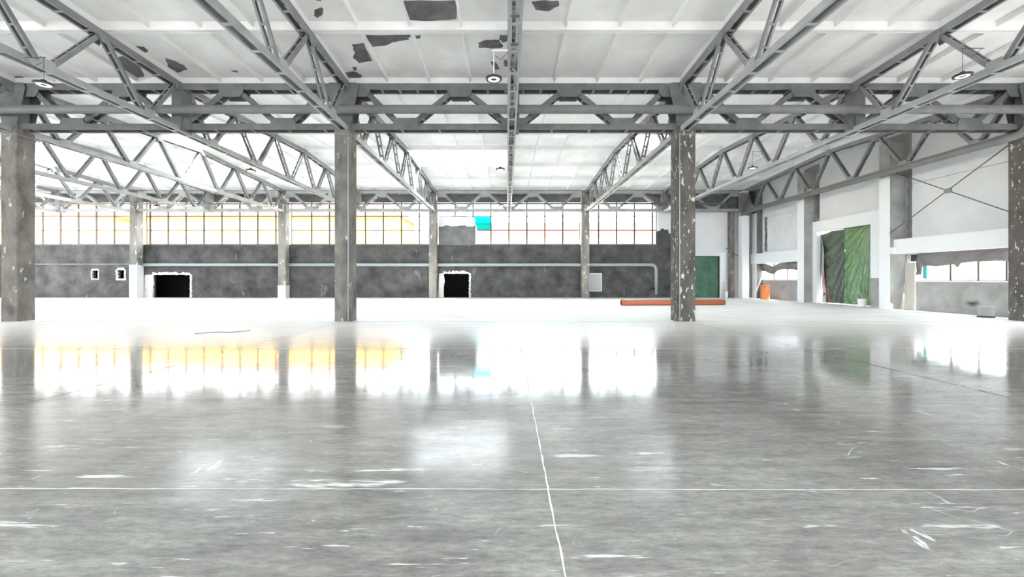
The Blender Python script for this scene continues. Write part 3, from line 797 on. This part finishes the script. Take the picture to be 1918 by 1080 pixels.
# ------------------------------------------------------------------ back windows
zrows = [4.26, 5.40, 6.52, 7.68]
pitch = 1.44
spans = [(-40.9, -29.62), (-28.98, -17.98), (-17.34, -6.16), (-5.5, 5.83), (6.47, 12.0)]
grid0 = -37.3
for si, (a, b) in enumerate(spans):
    f = MB(); t = 0.05; y0, y1 = YB + 0.12, YB + 0.18
    f.box(a, b, y0, y1, zrows[0], zrows[0] + t); f.box(a, b, y0, y1, zrows[3] - t, zrows[3])
    f.box(a, a + t, y0, y1, zrows[0], zrows[3]); f.box(b - t, b, y0, y1, zrows[0], zrows[3])
    wo = f.build('window_%d' % wn, 'frame'); struct(wo, 'long factory window of thin bars and many panes'); wn += 1
    gx = [grid0 + pitch * k for k in range(40)]
    gx = [g for g in gx if a + 0.3 < g < b - 0.3]
    for g in gx:
        MB().box(g - 0.055, g + 0.055, y0 - 0.02, y1, zrows[0] + t, zrows[3] - t).build('mullion', 'frame', wo)
    for z in zrows[1:3]:
        MB().box(a + t, b - t, y0, y1 - 0.01, z - 0.04, z + 0.04).build('transom', 'frame', wo)
    edges = [a] + gx + [b]
    for p, q in zip(edges, edges[1:]):
        for r, (z0, z1) in enumerate(zip(zrows, zrows[1:])):
            if si == 3 and q < -2.4 and r < 2: continue
            cy = si == 3 and r == 1 and p < -2.0 < q
            pn = MB().box(p + 0.035, q - 0.035, y1 - 0.035, y1 - 0.03, z0 + 0.03, z1 - 0.03).build('pane', 'cyan' if cy else 'glass', wo)
            if cy: pn['label'] = 'bright cyan window pane'

# ------------------------------------------------------------------ side windows and doorway
def side_window(idx, y0, y1, z0, z1, bars, fm='white_metal'):
    f = MB(); x0, x1 = XR + 0.12, XR + 0.19
    f.box(x0, x1, y0, y1, z0, z0 + 0.05); f.box(x0, x1, y0, y1, z1 - 0.05, z1)
    f.box(x0, x1, y0, y0 + 0.05, z0, z1); f.box(x0, x1, y1 - 0.05, y1, z0, z1)
    o = f.build('window_%d' % idx, fm); struct(o, 'strip window in the side wall')
    e = [y0] + bars + [y1]
    for b in bars: MB().box(x0 - 0.02, x1, b - 0.035, b + 0.035, z0, z1).build('mullion', 'frame', o)
    for p, q in zip(e, e[1:]): MB().box(x1 - 0.03, x1 - 0.02, p + 0.04, q - 0.04, z0 + 0.05, z1 - 0.05).build('pane', 'glass', o)
    return o
side_window(wn, WA[0], WA[1], WA[2], WA[3], [29.6, 31.1]); wn += 1
side_window(wn, WBn[0], WBn[1], WBn[2], WBn[3], [15.6, 16.6, 17.6, 18.7]); wn += 1
MB().box(XR - 0.05, XR + 0.35, 14.0, 20.2, 1.36, 1.42).build('sill', 'white_fresh', wall_right)
MB().box(XR - 0.05, XR + 0.35, 28.1, 32.6, 1.39, 1.45).build('sill', 'white_fresh', wall_right)
tl = MB().box(XR + 0.10, XR + 0.14, 19.75, 19.95, 1.5, 2.74).build('trim_1', 'teal'); struct(tl)
MB().box(XR + 0.13, XR + 0.17, 19.98, 20.6, 2.35, 2.74).build('trim_2', 'dark')['kind'] = 'structure'
bd = MB().add([(19.66, 20.18, 0.0), (19.66, 20.62, 0.0), (19.72, 20.70, 2.3), (19.72, 20.18, 2.3), (19.69, 20.18, 0.0), (19.69, 20.50, 0.0), (19.75, 20.70, 2.3), (19.75, 20.18, 2.3)],
              [(0,1,2,3),(7,6,5,4),(0,4,5,1),(1,5,6,2),(2,6,7,3),(3,7,4,0)]).build('board', 'board')
tag(bd, 'beige board leaning in the gap beside the side window', 'board')

def drape(name, fn, nu, nv, mat, label, cat='sheet', sm=True):
    o = MB().grid(fn, nu, nv).build(name, mat, None, sm)
    md = o.modifiers.new('thick', 'SOLIDIFY'); md.thickness = 0.004
    tag(o, label, cat); return o
R3 = random.Random(11)
folds = [(R3.uniform(0, 6.3), R3.uniform(8, 26), R3.uniform(0.01, 0.03)) for _ in range(7)]
def crease(u, v, k=1.0):
    return k * sum(a * math.sin(p + f * u + 2.2 * math.sin(3 * v + p)) for p, f, a in folds)
# grey sheet over the near side window: hung in two swags
def g1f(u, v):
    y = 20.0 - 5.3 * u
    swag = 0.62 + 0.17 * abs(math.sin(math.pi * min(u / 0.36, 1.0))) if u < 0.36 else 0.66 + 0.05 * math.sin(9 * u)
    if 0.30 < u < 0.36: swag += 0.25 * (1 - abs(u - 0.33) / 0.03)
    if u < 0.045: swag = 1.25
    z = 2.75 - swag * 0.82 * v - 0.03
    return (XR - 0.10 + 0.9 * crease(u, v) * (0.3 + v) * 0.8 - 0.06 * math.sin(math.pi * v), y + 0.12 * v * (1 if u < 0.1 else 0), z)
drape('plastic_sheet', g1f, 90, 14, 'grey_film', 'grey plastic sheet hanging in swags over the near side window')
def g2f(u, v):
    y = 32.3 - 4.2 * u
    d = 0.55 + 0.06 * math.sin(7 * u)
    top = 2.66 - (0.22 * math.exp(-((u - 0.33) / 0.12) ** 2))
    return (XR - 0.08 + crease(u, v, 0.7) * (0.3 + v) - 0.05 * math.sin(math.pi * v), y, top - d * v)
drape('plastic_sheet', g2f, 60, 10, 'grey_film', 'grey plastic sheet tacked along the top of the far side window')
# green film in the doorway, coloured as a lit and a shaded length, gathered at the top corner
def radial(u, v, cu=0.85, cv=1.05):
    a = math.atan2(u - cu, (cv - v)); r = math.hypot(u - cu, cv - v)
    return 0.035 * math.sin(26 * a) * math.exp(-r * 1.0) + 0.014 * math.sin(47 * a + 1)
def gr1(u, v):       # near length, light through it painted brighter
    y = 22.42 + 2.15 * (1 - u); z = 0.02 + 4.46 * v
    return (XR + 0.06 + radial(u, v) + crease(u * 0.5, v, 0.35) + 0.012 * math.sin(37 * v + 3 * u), y, z)
drape('green_film', gr1, 60, 60, 'green_film', 'green plastic film coloured as lit through, closing the near half of the tall doorway')
def gr2(u, v):  # far length, shade painted into its darker green
    y = 24.5 + 1.86 * (1 - u); z = 0.02 + 4.40 * v
    tear = 0.28 * max(0, 1 - u * 3) * max(0, 0.5 - v)
    lift = 0.16 * max(0, 1 - u * 2.2) * max(0, (v - 0.80) / 0.20)
    return (XR + 0.08 + radial(u, v, 1.6, 1.1) * 1.2 + crease(u * 0.4, v, 0.3) + 0.02 * math.sin(44 * v) * (0.4 + 0.6 * math.sin(5 * u)), y - tear * 0.9, z - lift)
drape('green_film', gr2, 60, 60, 'green_film_shaded', 'green plastic film coloured as shaded, closing the far half of the tall doorway')
def wf(u, v):
    return (XR + 0.04 - 0.05 * u + 0.03 * math.sin(9 * v), 26.26 - 0.34 * u * (0.5 + 0.7 * (1 - v)), 0.02 + 3.9 * v * (1 - 0.1 * u))
drape('film_strip', wf, 6, 30, 'white_film', 'narrow pale plastic strip hanging at the far edge of the tall doorway')
rope = MB().tube([(XR - 0.05, 25.95 - 0.35 * t + 0.1 * math.sin(5 * t), 1.9 - 1.88 * t) for t in [k / 14 for k in range(15)]], 0.02, 6).build('rope', plain('pink_rope', (0.75, 0.08, 0.16)), None, True)
tag(rope, 'thin red-pink cord hanging down the edge of the green film doorway', 'cord')

# ------------------------------------------------------------------ loose things on the floor
def pipe_obj(name, p0, p1, r, t, mat, label, cat='pipe'):
    p0 = Vector(p0); p1 = Vector(p1); d = (p1 - p0); L = d.length
    prof = [(r - t, 0.0), (r, 0.0), (r, L * 0.02), (r, L), (r - t, L), (r - t, 0.0)]
    o = MB().lathe(prof, n=32).build(name, mat, None, False)
    for p in o.data.polygons: p.use_smooth = abs(p.normal.z) < 0.5
    o.rotation_euler = d.to_track_quat('Z', 'Y').to_euler(); o.location = p0
    tag(o, label, cat); return o
pl = pipe_obj('drain_pipe', (6.42, 23.5, 0.165), (12.42, 23.9, 0.165), 0.16, 0.012, 'orange', 'long terracotta-orange drain pipe lying behind the flaky brown column')
MB().lathe([(0.163, 0.0), (0.185, 0.0), (0.185, 0.14), (0.163, 0.16)], n=32).build('socket', 'orange', pl, True)
pu = pipe_obj('pipe_stub', (18.9, 30.6, 0.0), (18.9, 30.6, 1.05), 0.29, 0.02, 'orange_bright', 'upright bright orange pipe stub standing under the far side window')
MB().lathe([(0.292, 0.95), (0.315, 0.96), (0.315, 1.04), (0.292, 1.05)], n=32).build('socket', 'orange_bright', pu, True)

def bucket(x, y, r, h, mat, label, rings=False):
    root = empty('bucket', (x, y, 0))
    MB().lathe([(0.001, 0.0), (r * 0.86, 0.0), (r * 0.98, h * 0.94), (r * 1.04, h * 0.94), (r * 1.04, h), (r * 0.95, h), (r * 0.83, 0.02), (0.001, 0.02)], n=28).build('pail', mat, root, False)
    MB().tube([(r * 1.03 * math.cos(a), -r * 0.15 * math.sin(a), h * 0.9 - r * 0.85 * math.sin(a)) for a in [math.pi * k / 16 for k in range(17)]], 0.006, 6).build('handle', 'white_metal', root, True)
    tag(root, label, 'bucket'); return root
bucket(19.25, 22.65, 0.21, 0.42, 'white_plastic', 'white plastic bucket at the foot of the green film doorway')
bucket(17.35, 33.05, 0.13, 0.5, 'white_plastic', 'small white bucket beside the dark green door at the back')
# stalks standing in the bucket
st = empty('dry_stalks', (19.3, 22.7, 0.03)); tag(st, 'few dry pale stalks standing up out of the white bucket', 'stalks')
for k, (dx, dy, h) in enumerate(((0.0, 0.02, 0.75), (0.05, -0.05, 0.65), (-0.05, 0.05, 0.9))):
    MB().tube([(0, 0, 0), (dx * 0.6, dy * 0.6, h * 0.6), (dx * 1.6, dy * 1.8, h)], [0.012, 0.010, 0.004], 6).build('stalk', 'grey_plastic', st, True)
sp = empty('cable_spool', (18.75, 16.35, 0))
tag(sp, 'grey cable spool standing on the floor under the near side window', 'spool')
MB().lathe([(0.001, 0.0), (0.25, 0.0), (0.25, 0.04), (0.001, 0.04)], n=32).build('flange', 'dark', sp)
MB().lathe([(0.001, 0.38), (0.24, 0.38), (0.24, 0.42), (0.001, 0.42)], n=32).build('flange', 'grey_plastic', sp)
MB().lathe([(0.20, 0.04)] + [(0.20 + (0.02 if k % 2 else 0.0), 0.04 + 0.34 * k / 16) for k in range(1, 16)] + [(0.20, 0.38)], n=32).build('winding', 'grey_plastic', sp)

# ------------------------------------------------------------------ ring pendants
def make_lamp(stem, sr):
    root = empty('pendant_lamp')
    MB().lathe([(0.001, 0.11), (0.05, 0.11), (0.06, 0.07), (0.15, 0.05), (0.195, 0.03), (0.195, -0.01), (0.145, -0.012), (0.14, 0.01), (0.001, 0.012)], n=36).build('housing', 'lamp_body', root, True)
    MB().lathe([(0.07, -0.004), (0.075, -0.013), (0.135, -0.013), (0.142, 0.0)], n=36).build('light_ring', 'led', root)
    MB().lathe([(0.001, -0.006), (0.072, -0.004), (0.075, 0.006)], n=24).build('centre_disc', 'dark', root)
    MB().tube([(0, 0, 0.11), (0, 0, stem)], sr, 8).build('stem', 'white_metal' if sr > 0.01 else 'cable', root, True)
    return root
def lamp(x, y, z, stem, tx, label, cable=False):
    aw = 0.02 if x == -0.32 else 0.008
    r = make_lamp(stem, 0.014 if x == -0.32 else 0.006); r.location = (x, y, z)
    MB().box(min(0, tx - x) - 0.04, max(0, tx - x) + 0.04, -aw, aw, stem - aw, stem + aw).build('arm', 'white_metal' if aw > 0.01 else 'cable', r)
    d = tx - x
    MB().tube([(d * 0.1, 0, stem - 0.12), (d * 0.45, 0, stem - 0.22), (d * 0.95, 0, stem - 0.02)], 0.007, 6).build('cable', 'cable', r, True)
    tag(r, label, 'lamp', 'round pendant lamps'); return r
lamp(-0.32, 10.0, 6.28, 0.68, 0.05, 'lit ring pendant on an arm of the overhead middle truss, largest near lamp')
lamp(-11.10, 10.0, 6.15, 0.65, -11.6, 'lit ring pendant beside the near truss at the left end')
lamp(11.78, 10.8, 6.74, 0.72, 12.3, 'lit ring pendant beside the near truss at the right end')
lamp(-11.3, 18.4, 6.26, 0.6, -11.6, 'small ring pendant under the far truss left of the conduit column')
lamp(-0.30, 18.2, 6.26, 0.6, 0.05, 'small ring pendant under the middle far truss, before the roof light')
lamp(11.75, 20.0, 6.80, 0.78, 12.3, 'small ring pendant beyond the flaky brown column, beside a sloping truss')
lamp(-0.35, 27.2, 6.26, 0.5, 0.05, 'tiny ring pendant under the middle far truss against the back windows')
lamp(-23.0, 27.4, 6.26, 0.5, -23.4, 'tiny ring pendant above the big black wall opening')

# ------------------------------------------------------------------ outside
gd = MB().box(-140, 140, -80, 160, -0.6, -0.3).build('ground', 'street'); struct(gd)
def building(name, x0, x1, y, h, mat, label, floors, step, roof=True, seed=1):
    root = empty(name, ((x0 + x1) / 2, y, -0.3)); hw = (x1 - x0) / 2
    MB().box(-hw, hw, 0, 10, 0, h).build('facade', mat, root)
    if roof: MB().prism([(-hw - 0.4, h), (hw + 0.4, h), (hw - 1.5, h + 2.0), (-hw + 1.5, h + 2.0)], -0.4, 10.4, 'xz').build('roof', 'tile_roof', root)
    nfl = floors; n = int((2 * hw) / step)
    for f in range(nfl):
        for k in range(n):
            xx = -hw + step * (k + 0.5); zz = 1.2 + f * (h - 1) / nfl
            fr = MB().box(xx - 0.75, xx + 0.75, -0.06, 0.0, zz, zz + 1.6).build('window', 'cream' if mat != 'cream' else 'white_wall', root)
            MB().box(xx - 0.6, xx + 0.6, -0.08, -0.06, zz + 0.12, zz + 1.48).build('pane', 'shutter', fr)
    tag(root, label, 'building')
building('yellow_building', -92, -56.5, 60, 10.8, 'yellow', 'yellow building outside, behind the leftmost back windows', 3, 6.0)
building('yellow_building', -55, -16, 62, 11.0, 'yellow', 'long yellow building outside, behind the windows left of the middle', 3, 6.5)
building('cream_building', -12, 24, 64, 8.4, 'cream', 'cream building outside, behind the windows over the bent pipe', 2, 7.0)
# lattice pole outside
po = empty('street_pole', (-20.4, 46, -0.3)); tag(po, 'pole with a cross arm outside the back windows beside the conduit column', 'pole')
MB().tube([(0, 0, 0), (0, 0, 10.2)], [0.16, 0.10], 8).build('mast', 'red_brick', po, True)
MB().box(-1.6, 1.6, -0.08, 0.08, 9.3, 9.5).build('cross_arm', 'red_brick', po)
